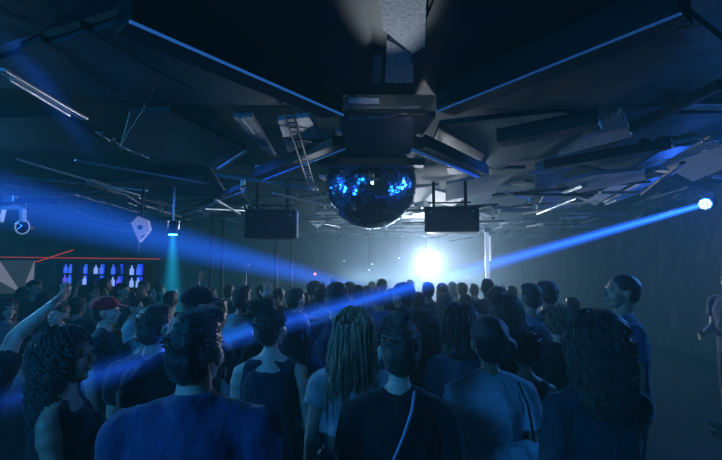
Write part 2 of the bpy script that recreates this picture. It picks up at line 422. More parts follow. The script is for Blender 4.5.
# the right wall carries a faded painted mural of pale strokes
mw = bpy.data.materials.new('wall_mural'); mw.use_nodes = True; nt = mw.node_tree; b = nt.nodes['Principled BSDF']
tc = nt.nodes.new('ShaderNodeTexCoord'); mp = nt.nodes.new('ShaderNodeMapping'); mp.inputs['Scale'].default_value = (1, 1.6, .7)
n = nt.nodes.new('ShaderNodeTexNoise'); n.inputs['Scale'].default_value = 1.6; n.inputs['Detail'].default_value = 6; n.inputs['Distortion'].default_value = 1.2
r = nt.nodes.new('ShaderNodeValToRGB'); e = r.color_ramp.elements
e[0].position = .5; e[0].color = (.010, .03, .04, 1); e[1].position = .68; e[1].color = (.06, .06, .07, 1)
nt.links.new(tc.outputs['Object'], mp.inputs[0]); nt.links.new(mp.outputs[0], n.inputs['Vector']); nt.links.new(n.outputs['Fac'], r.inputs[0]); nt.links.new(r.outputs[0], b.inputs['Base Color']); b.inputs['Roughness'].default_value = .7
struct('wall_right', box((XR+.05, (YB+YF)/2, ZC/2), (.1, YB-YF, ZC)), mw)

# haze: mist thicker toward the stage, plus teal emission standing in for ambient light
S.world = bpy.data.worlds.new('haze'); S.world.use_nodes = True; nt = S.world.node_tree; nt.nodes.clear()
out = nt.nodes.new('ShaderNodeOutputWorld'); vs_ = nt.nodes.new('ShaderNodeVolumeScatter'); ve = nt.nodes.new('ShaderNodeEmission'); ad = nt.nodes.new('ShaderNodeAddShader')
vs_.inputs['Density'].default_value = HAZE; vs_.inputs['Anisotropy'].default_value = .62; vs_.inputs['Color'].default_value = (.6, .8, 1, 1)
ve.inputs['Color'].default_value = (.01, .47, .78, 1); ve.inputs['Strength'].default_value = HAZE_E
tc = nt.nodes.new('ShaderNodeTexCoord'); sp = nt.nodes.new('ShaderNodeSeparateXYZ'); mr = nt.nodes.new('ShaderNodeMapRange'); mr.interpolation_type = 'SMOOTHSTEP'
nt.links.new(nt.nodes.new('ShaderNodeNewGeometry').outputs['Position'], sp.inputs[0]); nt.links.new(sp.outputs[1], mr.inputs['Value'])
for k_, v_ in (('From Min', 3.), ('From Max', 9.), ('To Min', HAZE*.2), ('To Max', HAZE*1.35)): mr.inputs[k_].default_value = v_
mx = nt.nodes.new('ShaderNodeMapRange'); mx.interpolation_type = 'SMOOTHSTEP'; nt.links.new(sp.outputs[0], mx.inputs['Value']); mu = nt.nodes.new('ShaderNodeMath'); mu.operation = 'MULTIPLY'
for k_, v_ in (('From Min', 2.5), ('From Max', 6.2), ('To Min', 1.), ('To Max', .25)): mx.inputs[k_].default_value = v_
nt.links.new(mr.outputs[0], mu.inputs[0]); nt.links.new(mx.outputs[0], mu.inputs[1]); nt.links.new(mu.outputs[0], vs_.inputs['Density'])
nt.links.new(vs_.outputs[0], ad.inputs[0]); nt.links.new(ve.outputs[0], ad.inputs[1]); nt.links.new(ad.outputs[0], out.inputs['Volume'])
# ------------------------------------------------------------------ ceiling
TN = [0]
def panel(pts, z, m, t=.04, px=True, zs=None):
    TN[0] += 1
    P = [onz(a, b, (zs[i] if zs else z)) for i, (a, b) in enumerate(pts)] if px else [V((a, b, zs[i] if zs else z)) for i, (a, b) in enumerate(pts)]
    return struct('trim_%d' % TN[0], slab(P, t), m)
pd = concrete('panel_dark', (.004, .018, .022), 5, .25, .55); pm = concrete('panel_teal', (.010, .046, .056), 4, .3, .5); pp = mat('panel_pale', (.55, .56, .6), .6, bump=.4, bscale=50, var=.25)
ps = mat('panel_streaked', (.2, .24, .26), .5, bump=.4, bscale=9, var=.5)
# near field: large dark panels between diagonal beams (world metres)
N0 = 2.99
panel([(-3.6, .2), (-.55, .2), (-.9, 1.6), (-2.6, 2.2), (-3.6, 1.9)], N0, pd, px=False, zs=[3.0, 3.03, 3.02, 2.98, 2.97])
panel([(-.5, .2), (.02, .2), (.05, 1.9), (-.15, 2.6), (-.88, 1.6)], N0+.03, pd, px=False)
panel([(.42, .2), (1.0, .2), (1.3, 1.5), (.5, 2.6), (.27, 2.1)], N0+.03, pd, px=False)
panel([(1.05, .2), (4.2, .2), (4.2, 2.0), (2.7, 2.35), (1.33, 1.5)], N0, pd, px=False, zs=[3.02, 3., 2.98, 2.99, 3.02])
panel([(-.9, 1.65), (-.12, 2.66), (-1.25, 2.66), (-2.55, 2.3)], 2.99, pm, px=False)
panel([(1.33, 1.6), (2.6, 2.4), (1.9, 2.75), (.55, 2.7)], 2.99, pm, px=False)
panel([(-.15, 2.72), (.52, 2.72), (.45, 3.7), (-.15, 3.7)], 2.93, pm, px=False)
panel([(.0, .2), (.46, .2), (.52, 2.62), (-.15, 2.62)], 3.045, pd, px=False)
# pale panels: light material stands in for raised ceiling lit by the stage
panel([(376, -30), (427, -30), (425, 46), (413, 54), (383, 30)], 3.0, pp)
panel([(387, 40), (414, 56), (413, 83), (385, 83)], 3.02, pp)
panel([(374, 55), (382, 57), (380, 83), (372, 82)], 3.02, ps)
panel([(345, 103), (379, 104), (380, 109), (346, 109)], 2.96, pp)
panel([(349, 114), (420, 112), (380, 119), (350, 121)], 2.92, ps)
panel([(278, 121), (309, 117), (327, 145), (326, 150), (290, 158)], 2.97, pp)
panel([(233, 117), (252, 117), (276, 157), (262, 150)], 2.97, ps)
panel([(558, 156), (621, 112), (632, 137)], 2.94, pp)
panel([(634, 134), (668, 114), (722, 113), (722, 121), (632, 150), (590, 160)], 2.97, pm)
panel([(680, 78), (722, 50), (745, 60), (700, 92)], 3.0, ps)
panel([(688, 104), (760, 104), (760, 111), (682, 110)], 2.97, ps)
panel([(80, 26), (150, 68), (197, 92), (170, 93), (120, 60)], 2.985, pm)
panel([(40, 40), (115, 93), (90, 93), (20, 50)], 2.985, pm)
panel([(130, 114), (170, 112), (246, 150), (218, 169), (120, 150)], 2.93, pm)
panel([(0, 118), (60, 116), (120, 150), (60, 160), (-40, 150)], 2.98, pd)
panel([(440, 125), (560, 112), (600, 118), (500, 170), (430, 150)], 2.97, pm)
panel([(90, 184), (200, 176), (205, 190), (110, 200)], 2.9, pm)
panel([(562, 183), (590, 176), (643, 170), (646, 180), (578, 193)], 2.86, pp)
# far field: facets tilted this way and that
R = random.Random(11)
y = 4.7
while y < 16.6:
    x = -7.3+R.uniform(-.3, .3)
    while x < 6.6:
        w_ = R.uniform(.45, 1.3); l_ = R.uniform(.6, 1.15)
        z0 = R.uniform(2.95, 3.2) if not (x > 3.4 and y < 8) else 3.25; tx = R.uniform(-.13, .13); ty = R.uniform(-.15, .10)
        if not (abs(x+w_/2-.1) < 1.1 and y < 5.2):
            q = [(x+.05, y+.05), (x+w_-.05, y+R.uniform(0, .3)), (x+w_-.08, y+l_), (x+R.uniform(0, .35), y+l_-.05)]
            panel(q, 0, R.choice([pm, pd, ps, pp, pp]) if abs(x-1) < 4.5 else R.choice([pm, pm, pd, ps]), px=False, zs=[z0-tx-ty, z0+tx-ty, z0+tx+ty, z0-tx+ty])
        x += w_
    y += R.uniform(.8, 1.15)

m_black = mat('painted_black_steel', (.004, .010, .012), .55, .3, bump=.1); m_steel = mat('bare_steel', (.55, .58, .62), .35, .8, bump=.15, bscale=40)
m_led = mat('led_blue', (.02, .08, .3), .4, emit=(.03, .17, .62), estr=.5); m_ledd = mat('led_blue_dim', (.02, .08, .3), .4, emit=(.04, .18, .5), estr=.2)
# diagonal black beams with a blue light strip along the lower edge
def ledbeam(p, q, z, label, m, w_=.16, h=.16, side=1, sw=.014):
    a = onz(*p, z); b = onz(*q, z); c = (a+b)/2
    r = empty('ceiling_beam', c, 0, label, 'beam', None)
    d = (b-a).normalized(); u = d.cross(V((0, 0, 1)))*side
    mkobj('steel_beam', bar(a+u*w_*.5+V((0, 0, h/2+.008))-c, b+u*w_*.5+V((0, 0, h/2+.008))-c, w_, h), m_black, r, bevel=.006)
    mkobj('light_strip', cap(a-c, b-c, sw*.5, sw*.5, 10), m, r, True)
    mkobj('bracket', box(a+u*w_*.5+V((0, 0, h+.02))-c, (.05, .05, .06)), m_steel, r); mkobj('bracket', box(b+u*w_*.5+V((0, 0, h+.02))-c, (.05, .05, .06)), m_steel, r)
ledbeam((131, 22), (343, 115), 2.86, 'long black ceiling beam with bright blue light strip at upper left', m_led, side=-1)
ledbeam((436, 112), (680, 14), 2.86, 'long black ceiling beam with dim blue light strip at upper right', m_ledd, side=-1, sw=.012)
ledbeam((345, 149), (263, 180), 2.82, 'short blue-edged beam left of the mirror ball', m_ledd, w_=.12, h=.1, side=-1)
ledbeam((413, 150), (478, 177), 2.82, 'short beam with pale blue edge right of the mirror ball', m_ledd, w_=.12, h=.1, side=1, sw=.03)
ledbeam((185, 215), (246, 190), 2.78, 'thin blue-lit beam above the cyan spotlight', m_ledd, w_=.08, h=.06)
def rod(name, pts, r, m, label, cat, group=None, n=8):
    pts = [V(p) for p in pts]; c = pts[0].copy(); g = merge([cap(pts[i]-c, pts[i+1]-c, r, r, n) for i in range(len(pts)-1)])
    o = mkobj(name, g, m, None, True, loc=None); o.location = c; return tag(o, label, cat, group)
# ladder truss hanging at upper middle left
a, b = onz(282, 92, 2.9), onz(313, 190, 2.66); a = at(282, 92, 2.35); b = at(313, 190, 4.1)
r = empty('ladder_truss', a, 0, 'thin black ladder truss running toward the mirror ball', 'truss')
u = (b-a).normalized().cross(V((0, 0, 1))).normalized()*.03
for s in (-1, 1): mkobj('rail', cap(u*s, b-a+u*s, .008, .008), m_black, r, True)
for i in range(26): p = (b-a)*(i+.5)/26; mkobj('rung', cap(p-u, p+u, .005, .005, 6), m_steel if i > 12 else m_black, r, True)
# plate and box sections above the mirror ball
def beamthing(p, q, z, w_, h, m, label, z2=None, name='ceiling_beam', cat='beam', group=None):
    a = onz(*p, z); b = onz(*q, z2 or z); c = (a+b)/2
    o = mkobj(name, bar(a-c, b-c, w_, h), m, bevel=.004); o.location = c; return tag(o, label, cat, group)
beamthing((318, 163), (424, 163), 2.86, .12, .07, m_black, 'flat black crossbar hiding the top of the mirror ball')
beamthing((348, 112), (425, 112), 2.9, .05, .03, m_black, 'short crossbar joining the two long diagonal beams')
beamthing((500, 138), (600, 119), 2.84, .16, .1, m_black, 'plain black beam at upper right above the pale triangle')
beamthing((545, 165), (672, 143), 2.84, .07, .08, m_black, 'black beam with small boxes beside the pale triangle panel')
for i, (px, py) in enumerate(((644, 143), (662, 141), (671, 141))):
    p = onz(px, py, 2.9); tag(mkobj('junction_box', box((0, 0, 0), (.07, .07, .06)), m_black, bevel=.005), ['leftmost small box on the black beam at right', 'middle small box on the black beam at right', 'rightmost small box on the black beam at right'][i], 'box').location = p
beamthing((0, 69), (85, 119), 2.9, .05, .02, m_steel, 'bright bare metal channel at far upper left', name='metal_channel', cat='channel')
beamthing((10, 80), (70, 116), 2.88, .015, .015, m_steel, 'thin metal rod alongside the bright metal channel at left', name='metal_rod', cat='rod')
beamthing((218, 169), (246, 151), 2.9, .03, .02, m_steel, 'pale metal edge strip of the large teal panel', name='edge_strip', cat='strip')
beamthing((241, 118), (254, 134), 2.93, .02, .015, m_steel, 'short pale rod left of the ladder truss', name='metal_rod', cat='rod')
beamthing((75, 160), (210, 184), 2.84, .02, .02, m_steel, 'long thin wire rail running across the left ceiling', name='wire_rail', cat='rail')
beamthing((530, 174), (700, 137), 2.84, .025, .03, m_steel, 'long thin rail running across the right ceiling', name='wire_rail', cat='rail')
beamthing((145, 206), (190, 220), 2.76, .05, .03, m_steel, 'pale metal bar above the cyan spotlight', name='metal_bar', cat='bar')
beamthing((216, 200), (240, 214), 2.74, .04, .03, m_steel, 'pale metal bar left of the left hanging loudspeaker', name='metal_bar', cat='bar')
beamthing((505, 192), (532, 201), 2.78, .03, .03, m_steel, 'short pale bar right of the right hanging loudspeaker', name='metal_bar', cat='bar')
beamthing((273, 193), (330, 206), 2.7, .03, .02, m_steel, 'perforated pale bar between left loudspeaker and mirror ball', name='metal_bar', cat='bar')
beamthing((632, 128), (722, 84), 2.93, .05, .06, m_black, 'black beam rising to the right edge of the ceiling')
# slack cables
def cable(px, z, seed, label, m=m_steel, rr=.006, amp=.03):
    q = random.Random(seed); pts = []
    for i in range(len(px)-1):
        a = onz(*px[i], z); b = onz(*px[i+1], z)
        for k in range(6): pts.append(a.lerp(b, k/6)+V((q.gauss(0, amp*.5), q.gauss(0, amp), q.gauss(0, amp*.4))))
    pts.append(onz(*px[-1], z)); rod('cable', pts, rr, m, label, 'cable', n=6)
cable([(97, 131), (115, 143), (125, 148), (148, 157)], 2.88, 1, 'crumpled silvery cable below the metal channel at left')
cable([(155, 78), (151, 97), (128, 133), (124, 143)], 2.92, 2, 'cable dropping toward the silvery crumpled cable', m=m_black, rr=.004, amp=.008)
cable([(0, 184), (20, 187), (75, 195), (140, 212)], 2.7, 3, 'long thin cable along the far left ceiling', rr=.004, amp=.015)
cable([(112, 205), (125, 209), (137, 206), (128, 203)], 2.72, 4, 'looped white cable above the pentagon speaker', rr=.008, amp=.01)
cable([(244, 185), (243, 195), (248, 203), (245, 210)], 2.66, 5, 'short jagged cable above the left loudspeaker', rr=.006)
cable([(600, 158), (640, 152), (680, 146), (722, 140)], 2.9, 6, 'bunched cable along the right ceiling edge', rr=.006)
cable([(640, 166), (680, 157), (722, 146)], 2.86, 7, 'second bunched cable lower along the right ceiling', rr=.005)
cable([(282, 138), (320, 141), (326, 143)], 2.9, 8, 'dark cable crossing the pale panel by the truss', m=m_black, rr=.01, amp=.01)
# many thin struts over the far ceiling
proto = []
for k, (L, ww, mm) in enumerate(((1.5, .035, m_steel), (1.1, .06, m_black), (.7, .02, m_steel), (2.0, .05, m_black), (.5, .07, mat('crumpled_foil', (.6, .6, .65), .3, .4, bump=1., bscale=25)))):
    proto.append(mkobj('ceiling_strut', bar(V((-L/2, 0, 0)), V((L/2, 0, 0)), ww, ww*.5), mm, bevel=.003).data)
    bpy.data.objects.remove(bpy.data.objects[-1] if False else [o for o in COL.objects if o.data == proto[-1]][0])
lab = ['thin bare steel strut among the far ceiling panels', 'flat black strut among the far ceiling panels', 'short steel rod among the far ceiling panels', 'long black strut among the far ceiling panels', 'short crumpled foil strip on the far ceiling']
for i in range(290):
    k = R.choice([0, 0, 1, 2, 2, 3, 4, 4]); y = 4.6+10*R.random()**1.3; x = R.uniform(-.85, .85)*y+.2
    if abs(x-.1) < .85 and y < 5.3: continue
    if 4.3 < y < 6.1 and abs(x) < 2 or (y < 7.3 and x > 3.6) or (y < 5.5 and -2.8 < x < -1.6): continue
    if x < XL+1.1 or x > XR-1.1: continue
    o = bpy.data.objects.new('ceiling_strut', proto[k]); COL.objects.link(o)
    o.location = (x, y, R.uniform(2.7, 2.92)); o.rotation_euler = (R.uniform(-.4, .4), R.uniform(-.12, .12), R.choice([R.uniform(0, PI), PI/2+R.gauss(0, .35), R.gauss(0, .2)]))
    tag(o, lab[k], 'strut', ['thin steel struts on the far ceiling', 'flat black struts on the far ceiling', 'short steel rods on the far ceiling', 'long black struts on the far ceiling', 'crumpled foil strips on the far ceiling'][k])

# ------------------------------------------------------------------ mirror ball
BC = at(371, 184, 4.4); BR = .5
r = empty('mirror_ball', BC, 0, 'large mirror ball hanging in the middle of the ceiling', 'mirror ball')
mkobj('core', ell((0, 0, 0), BR-.012, n=32), m_black, r, True)
vs, fs = [], []; nr = 46; q = random.Random(5)
for i in range(nr):
    t0 = PI*(i+.06)/nr; t1 = PI*(i+.94)/nr; nc = max(4, int(2*nr*math.sin((t0+t1)/2)))
    for j in range(nc):
        a0 = 2*PI*(j+.06)/nc; a1 = 2*PI*(j+.94)/nc; am = (a0+a1)/2; tm = (t0+t1)/2
        n_ = V((math.sin(tm)*math.cos(am), math.sin(tm)*math.sin(am), math.cos(tm))); J = V((q.gauss(0, .05), q.gauss(0, .05), q.gauss(0, .05)))
        nn = (n_+J).normalized(); k = len(vs)
        for t, a in ((t0, a0), (t1, a0), (t1, a1), (t0, a1)):
            p = V((math.sin(t)*math.cos(a), math.sin(t)*math.sin(a), math.cos(t)))*BR; c = n_*BR
            p = p-nn*((p-c).dot(nn)); vs.append(p)
        fs.append((k, k+1, k+2, k+3))
mkobj('mirror_tiles', (vs, fs), mat('mirror', (.22, .38, .48), .14, 1.), r)
mkobj('motor', cap((0, 0, BR-.01), (0, 0, ZC-BC.z), .03, .03, 16, True), m_black, r, True)

# ------------------------------------------------------------------ loudspeakers
def speaker(x0, y0, x1, y1, d, label, yaw, edge=False):
    a = at(x0, y0, d); b = at(x1, y1, d); w_ = b.x-a.x; h = a.z-b.z; c = (a+b)/2
    r = empty('loudspeaker', (c.x, c.y+.2, c.z), math.radians(yaw), label, 'loudspeaker')
    D = .4; hw = w_/2; hh = h/2
    vs = [V(p) for p in ((-hw, -D/2, -hh), (hw, -D/2, -hh), (hw*.72, D/2, -hh), (-hw*.72, D/2, -hh))]; vs += [v+V((0, 0, h)) for v in vs]
    mkobj('cabinet', (vs, [(0, 3, 2, 1), (4, 5, 6, 7), (0, 1, 5, 4), (1, 2, 6, 5), (2, 3, 7, 6), (3, 0, 4, 7)]), mat('speaker_black', (.02, .025, .03), .5, bump=.2, bscale=60), r, bevel=.012)
    mkobj('grille', box((0, -D/2-.008, 0), (w_*.93, .014, h*.9)), mat('grille_mesh', (.012, .018, .022), .7, bump=1, bscale=250), r, bevel=.004)
    if edge: mkobj('lit_side', box((hw+.008, -.1, 0), (.012, .18, h*.92)), mat('lit_side_glow', (.8, .8, .85), .4, emit=(.7, .75, .9), estr=.12), r, bevel=.003)  # pale glowing sheet standing in for light on this side of the cabinet
    for s in (-1, 1): mkobj('bracket', merge([bar((s*hw*.6, 0, hh), (s*hw*.6, 0, 2.98-c.z), .04, .012)]), m_black, r)
    for s in (-1, 1): mkobj('bolt', cap((s*hw*.75, -D/2-.03, hh*.55), (s*hw*.75, -D/2-.01, hh*.55), .012, .012), m_steel, r, True)
    mkobj('crossbar', bar((-hw*.8, 0, hh+.07), (hw*.8, 0, hh+.07), .04, .02), m_black, r)
speaker(243, 209, 294, 238, 5.0, 'black hanging loudspeaker left of the mirror ball', 8, True)
speaker(426, 206, 481, 232, 5.0, 'black hanging loudspeaker right of the mirror ball', -6)
# small pale pentagon speaker
c = at(140, 229, 4.6); r = empty('wall_speaker', c, .25, 'small pale five-sided speaker hanging above the bar side', 'speaker')
out_ = [(-.10, .065), (-.03, .15), (.07, .11), (.10, .0), (-.005, -.15)]
def prism(o, y0, y1): 
    n = len(o); vs = [V((x, y0, z)) for x, z in o]+[V((x, y1, z)) for x, z in o]
    return vs, [tuple(range(n)), tuple(reversed(range(n, 2*n)))]+[(i, i+n, (i+1) % n+n, (i+1) % n) for i in range(n)]
mkobj('cabinet', prism(out_, 0, .12), mat('pale_speaker_glow', (.75, .72, .8), .5, bump=.1, emit=(.6, .6, .75), estr=.16), r, bevel=.006)  # pale cabinet with a faint glow put into its material
mkobj('cone', cap((0, -.012, .02), (0, .0, .02), .024, .028, 20, True), m_black, r, True); mkobj('dust_cap', ell((0, -.014, .02), (.01, .006, .01)), m_steel, r, True)
mkobj('slot', box((.035, -.004, -.085), (.05, .01, .012), Matrix.Rotation(-.75, 3, 'Y')), m_black, r)
mkobj('bracket', merge([cap((0, .08, .1), (0, .08, 2.95-c.z), .012, .012)]), m_black, r, True); mkobj('wire', cap((-.005, 0, -.15), (-.01, 0, -.27), .004, .003), m_steel, r, True)

# ------------------------------------------------------------------ lamps
def lens(name, c, dr, R0, m, parent, dots=0):
    pass
def lamp(name, c, target, R0, label, em, es, cat='spotlight', yoke=True, L=None, dots=False, top=2.98):
    c = V(c); target = V(target); d = (target-c).normalized(); L = L or R0*3
    r = empty(name, c, 0, label, cat)
    mkobj('housing', loft([(-d*(L+R0*.4), frame(d)[0]*R0*.55, frame(d)[1]*R0*.55), (-d*L, frame(d)[0]*R0*.95, frame(d)[1]*R0*.95), (-d*.012, frame(d)[0]*R0*1.12, frame(d)[1]*R0*1.12)], 24), m_black, r, True)
    ml = mat('lens_%s' % name+str(es)+str(em[0]), (.5, .5, .5), .2, emit=em, estr=es)
    if dots:
        mkobj('lens_plate', cap(-d*.012, V((0, 0, 0)), R0*1.05, R0*1.05, 24, True), mat('lens_plate', (.1, .25, .8), .3, emit=(.1, .3, 1), estr=es*.12), r, True)
        u, w_, _ = frame(d)
        for k in range(9):
            o2 = V((0, 0, 0)) if k == 0 else (u*math.cos(k*PI/4)+w_*math.sin(k*PI/4))*R0*.68
            mkobj('emitter', ell(o2+d*.004, R0*.23, n=8), ml, r, True)
    else: mkobj('lens', cap(-d*.01, d*.002, R0, R0, 28, True), ml, r, True)
    if yoke:
        x = V((1, 0, 0)) if abs(d.x) < .8 else V((0, 1, 0)); p = -d*L*.5; up = V((0, 0, R0*1.9))
        mkobj('yoke', merge([bar(p-x*R0*1.3-V((0, 0, R0*.2)), p-x*R0*1.3+up, .012, .03), bar(p+x*R0*1.3-V((0, 0, R0*.2)), p+x*R0*1.3+up, .012, .03), bar(p-x*R0*1.35+up, p+x*R0*1.35+up, .03, .012), cap(p+up, p+V((0, 0, top-c.z)), .014, .014)]), m_steel if yoke == 2 else m_black, r)
    return r
def spot(a, b, ang, e, c, r=.03, blend=.35, vol=1.):
    l = bpy.data.lights.new('spot', 'SPOT'); l.energy = e; l.color = c; l.spot_size = math.radians(ang); l.spot_blend = blend; l.shadow_soft_size = r; l.volume_factor = vol if hasattr(l, 'volume_factor') else 0
    o = bpy.data.objects.new('spot', l); COL.objects.link(o); o.location = a; o.rotation_euler = (V(b)-V(a)).to_track_quat('-Z', 'Y').to_euler(); return o
def area(c, target, sx, sy, e, col):
    l = bpy.data.lights.new('area', 'AREA'); l.shape = 'RECTANGLE'; l.size = sx; l.size_y = sy; l.energy = e; l.color = col
    o = bpy.data.objects.new('area', l); COL.objects.link(o); o.location = c; o.rotation_euler = (V(target)-V(c)).to_track_quat('-Z', 'Y').to_euler(); return o
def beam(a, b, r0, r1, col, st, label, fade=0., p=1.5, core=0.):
    """self-glowing cone standing in for lamplight scattered in haze"""
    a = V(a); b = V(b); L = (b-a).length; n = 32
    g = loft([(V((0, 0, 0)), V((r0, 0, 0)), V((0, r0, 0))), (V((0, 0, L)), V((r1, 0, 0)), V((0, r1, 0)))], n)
    m = bpy.data.materials.new('beam_glow'); m.use_nodes = True; nt = m.node_tree; nt.nodes.clear(); N = nt.nodes.new; LK = nt.links.new
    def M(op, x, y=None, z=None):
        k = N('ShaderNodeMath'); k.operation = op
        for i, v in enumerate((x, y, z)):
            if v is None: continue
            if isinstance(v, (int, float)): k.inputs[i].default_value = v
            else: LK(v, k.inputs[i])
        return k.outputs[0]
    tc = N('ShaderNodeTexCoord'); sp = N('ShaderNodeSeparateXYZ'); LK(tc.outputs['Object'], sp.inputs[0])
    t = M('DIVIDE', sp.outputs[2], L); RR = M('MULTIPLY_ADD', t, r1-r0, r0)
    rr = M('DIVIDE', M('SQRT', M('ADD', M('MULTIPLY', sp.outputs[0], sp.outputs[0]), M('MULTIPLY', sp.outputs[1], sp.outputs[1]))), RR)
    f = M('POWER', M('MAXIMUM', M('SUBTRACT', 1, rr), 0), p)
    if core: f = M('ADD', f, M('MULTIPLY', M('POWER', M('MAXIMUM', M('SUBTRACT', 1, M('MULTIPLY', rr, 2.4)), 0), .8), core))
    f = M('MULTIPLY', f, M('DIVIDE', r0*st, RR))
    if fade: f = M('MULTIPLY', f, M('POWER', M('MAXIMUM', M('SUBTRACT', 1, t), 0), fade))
    em = N('ShaderNodeEmission'); em.inputs[0].default_value = (*col, 1); LK(f, em.inputs[1]); ou = N('ShaderNodeOutputMaterial'); LK(em.outputs[0], ou.inputs['Volume'])  # volume emission drawn in place of real scattering along the beam
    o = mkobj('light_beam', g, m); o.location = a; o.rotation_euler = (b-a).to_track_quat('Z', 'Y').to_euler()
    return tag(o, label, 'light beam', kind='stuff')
BLUE = (.015, .13, 1.)
# stage light
SL = at(427, 263, 12.5)
lamp('stage_light', SL, CAM, .17, 'blazing white stage light above the crowd', (.85, .92, 1), 60, yoke=True, top=3.44)
spot(SL+V((0, -.06, 0)), SL+V((0, -1, 0)), 105, STAGE, (.76, .85, 1), .12, .9)
area((SL.x-.5, 11.5, 1.5), (SL.x-.5, 7, 3.4), 4, .3, UPL, (.55, .78, 1))  # added uplight without a fixture, brightens the far ceiling
spot((.26, 3.4, 2.1), (.13, 1.62, 3.0), 13, 60, (.8, .92, 1), .05, .5)  # added spot, no fixture: lights the pale patch overhead
spot((-.3, 4.3, 2.2), (-.62, 3.0, 2.97), 26, 45, (.8, .9, 1), .1, .6)  # added unseen spot on the pale panel by the truss
spot((1.5, 4.9, 2.2), (1.9, 3.0, 2.97), 24, 2.5, (.5, .75, 1), .1, .6)  # added unseen spot on the ceiling panels at right
# right beam lamp
RL = at(705, 204, 6.2); RT = at(-20, 408, 1.75)
lamp('beam_light', RL, RT, .085, 'round blue beam light glowing at right edge', (.45, .7, 1), 9, dots=True)
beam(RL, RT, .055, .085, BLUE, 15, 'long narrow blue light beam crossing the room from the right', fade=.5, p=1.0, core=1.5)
spot(RL+(RT-RL).normalized()*.03, RT, 2.6, 2600, BLUE, .03)
lg = bpy.data.lights.new('glow', 'POINT'); lg.energy = 45; lg.color = BLUE; lg.shadow_soft_size = .08; o = bpy.data.objects.new('glow', lg); COL.objects.link(o); o.location = RL+V((-.12, -.12, 0))
# left beam lamp (moving head at the left edge)
LL = at(-14, 196, 2.0); LT = at(375, 292, 9.5)
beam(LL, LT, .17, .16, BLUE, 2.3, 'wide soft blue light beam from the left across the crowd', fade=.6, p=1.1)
lamp('moving_head', LL-(LT-LL).normalized()*.05, LT, .12, 'blue moving head lamp just beyond the left edge', (.1, .3, 1), 3, top=2.98)
for q_ in ((-4.6, 3.4, 2.5), (-4.4, 3.0, 1.9), (-4.2, 5.5, 2.6), (5.2, 3.6, 2.5), (5.2, 3.0, 1.9), (-4.5, 2.6, 1.5), (-4.3, 3.3, 2.9), (5.0, 2.6, 1.4), (5.2, 3.9, 2.9), (4.2, 1.6, 1.0), (-3.2, 1.0, 1.2)): spot(q_, BC, 13, SIDE, (.02, .15, 1), .12)  # added blue spots, unseen, aimed to make glints on the mirror ball
spot(LL, LT, 7, 500, BLUE, .1)
spot((.5, -1.2, 2.5), BC, 12, 90, (.8, .9, 1), .05)  # added white spot behind the camera for pale glints on the ball
# upper left faint beam
A2 = at(-30, -20, 1.6); B2 = at(100, 165, 3.2)
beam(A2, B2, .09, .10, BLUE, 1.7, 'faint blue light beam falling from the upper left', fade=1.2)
# cyan downlight
CL = at(173, 235, 5.2); CT = V((CL.x+.03, CL.y, .9))
lamp('downlight', CL, CT, .055, 'small cyan spotlight shining straight down at left', (.1, .8, 1), 7, yoke=2)
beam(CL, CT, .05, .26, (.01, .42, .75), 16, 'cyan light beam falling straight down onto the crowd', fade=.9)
spot(CL, CT, 38, 260, (.03, .6, .8), .03)
# bracket lamp and ring lamp at left edge
c = at(12, 222, 2.9)
r = empty('lamp_bracket', c, 0, 'pale arched yoke bracket at the left edge', 'bracket')
mkobj('arch', merge([bar((-.09, 0, 0), (-.07, 0, .10), .04, .022), bar((-.07, 0, .10), (.04, 0, .11), .04, .022), bar((.04, 0, .11), (.075, 0, .09), .04, .022), bar((.075, 0, .09), (.08, 0, .0), .04, .022)]), mat('steel_blue_glow', (.4, .5, .7), .35, .5, bump=.1, emit=(.05, .2, .6), estr=.25), r)  # pale steel tinted blue, with a faint blue glow of its own
mkobj('stem', cap((-.02, 0, .11), (-.02, 0, 2.36-c.z), .012, .012), m_black, r, True); mkobj('clamp', box((-.02, 0, .17), (.08, .05, .05)), m_steel, r, bevel=.006)
c = at(22.5, 227, 2.9); r = empty('ring_lamp', c, .3, 'small round lamp with pale ring rim at left edge', 'lamp')
rg = [(V((0, 0, 0)), 0)]; pts = [V((.043*math.cos(a*PI/14), 0, .05*math.sin(a*PI/14))) for a in range(29)]
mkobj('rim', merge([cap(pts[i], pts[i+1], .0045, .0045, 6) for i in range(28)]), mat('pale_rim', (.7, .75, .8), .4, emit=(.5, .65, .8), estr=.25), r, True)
mkobj('housing', cap((0, .01, 0), (0, .13, 0), .04, .03, 20, True), m_black, r, True); mkobj('inner_vane', merge([bar((-.03, -.004, -.02), (.0, -.004, .01), .006, .006), bar((-.03, -.004, .03), (.0, -.004, .01), .006, .006)]), m_steel, r); mkobj('stem', cap((0, .06, .03), (0, .06, 2.36-c.z), .01, .01), m_black, r, True)
r = empty('lighting_pipe', (-3.4, 2.93, 2.37), .0, 'black lighting pipe carrying the lamps at the left edge', 'pipe')
mkobj('pipe', cap((-1.2, 0, 0), (1.15, 0, 0), .02, .02), m_black, r, True); mkobj('hanger', merge([cap((-1., 0, 0), (-1., 0, .62), .01, .01)]), m_black, r, True)
# white pole at right of the stage light
c = at(487.5, 275, 8.0); t = at(486, 236, 8.0)
r = empty('lit_pole', (c.x, c.y, 0), 0, 'bright white upright pole right of the stage light', 'pole')
m_pole = mat('white_pole_glow', (.85, .85, .9), .4, emit=(.6, .75, 1), estr=.45)  # white paint with a glow standing in for light on the pole
mkobj('shaft', box((0, 0, 1.27), (.075, .06, 2.5)), m_pole, r, bevel=.01); mkobj('side_flange', box((.07, 0, 2.2), (.03, .03, .5)), m_pole, r, bevel=.004)
mkobj('top_lamp', box((0, 0, 2.56), (.12, .1, .1)), m_steel, r, bevel=.01); mkobj('base_plate', box((0, 0, .01), (.4, .4, .02)), m_black, r)
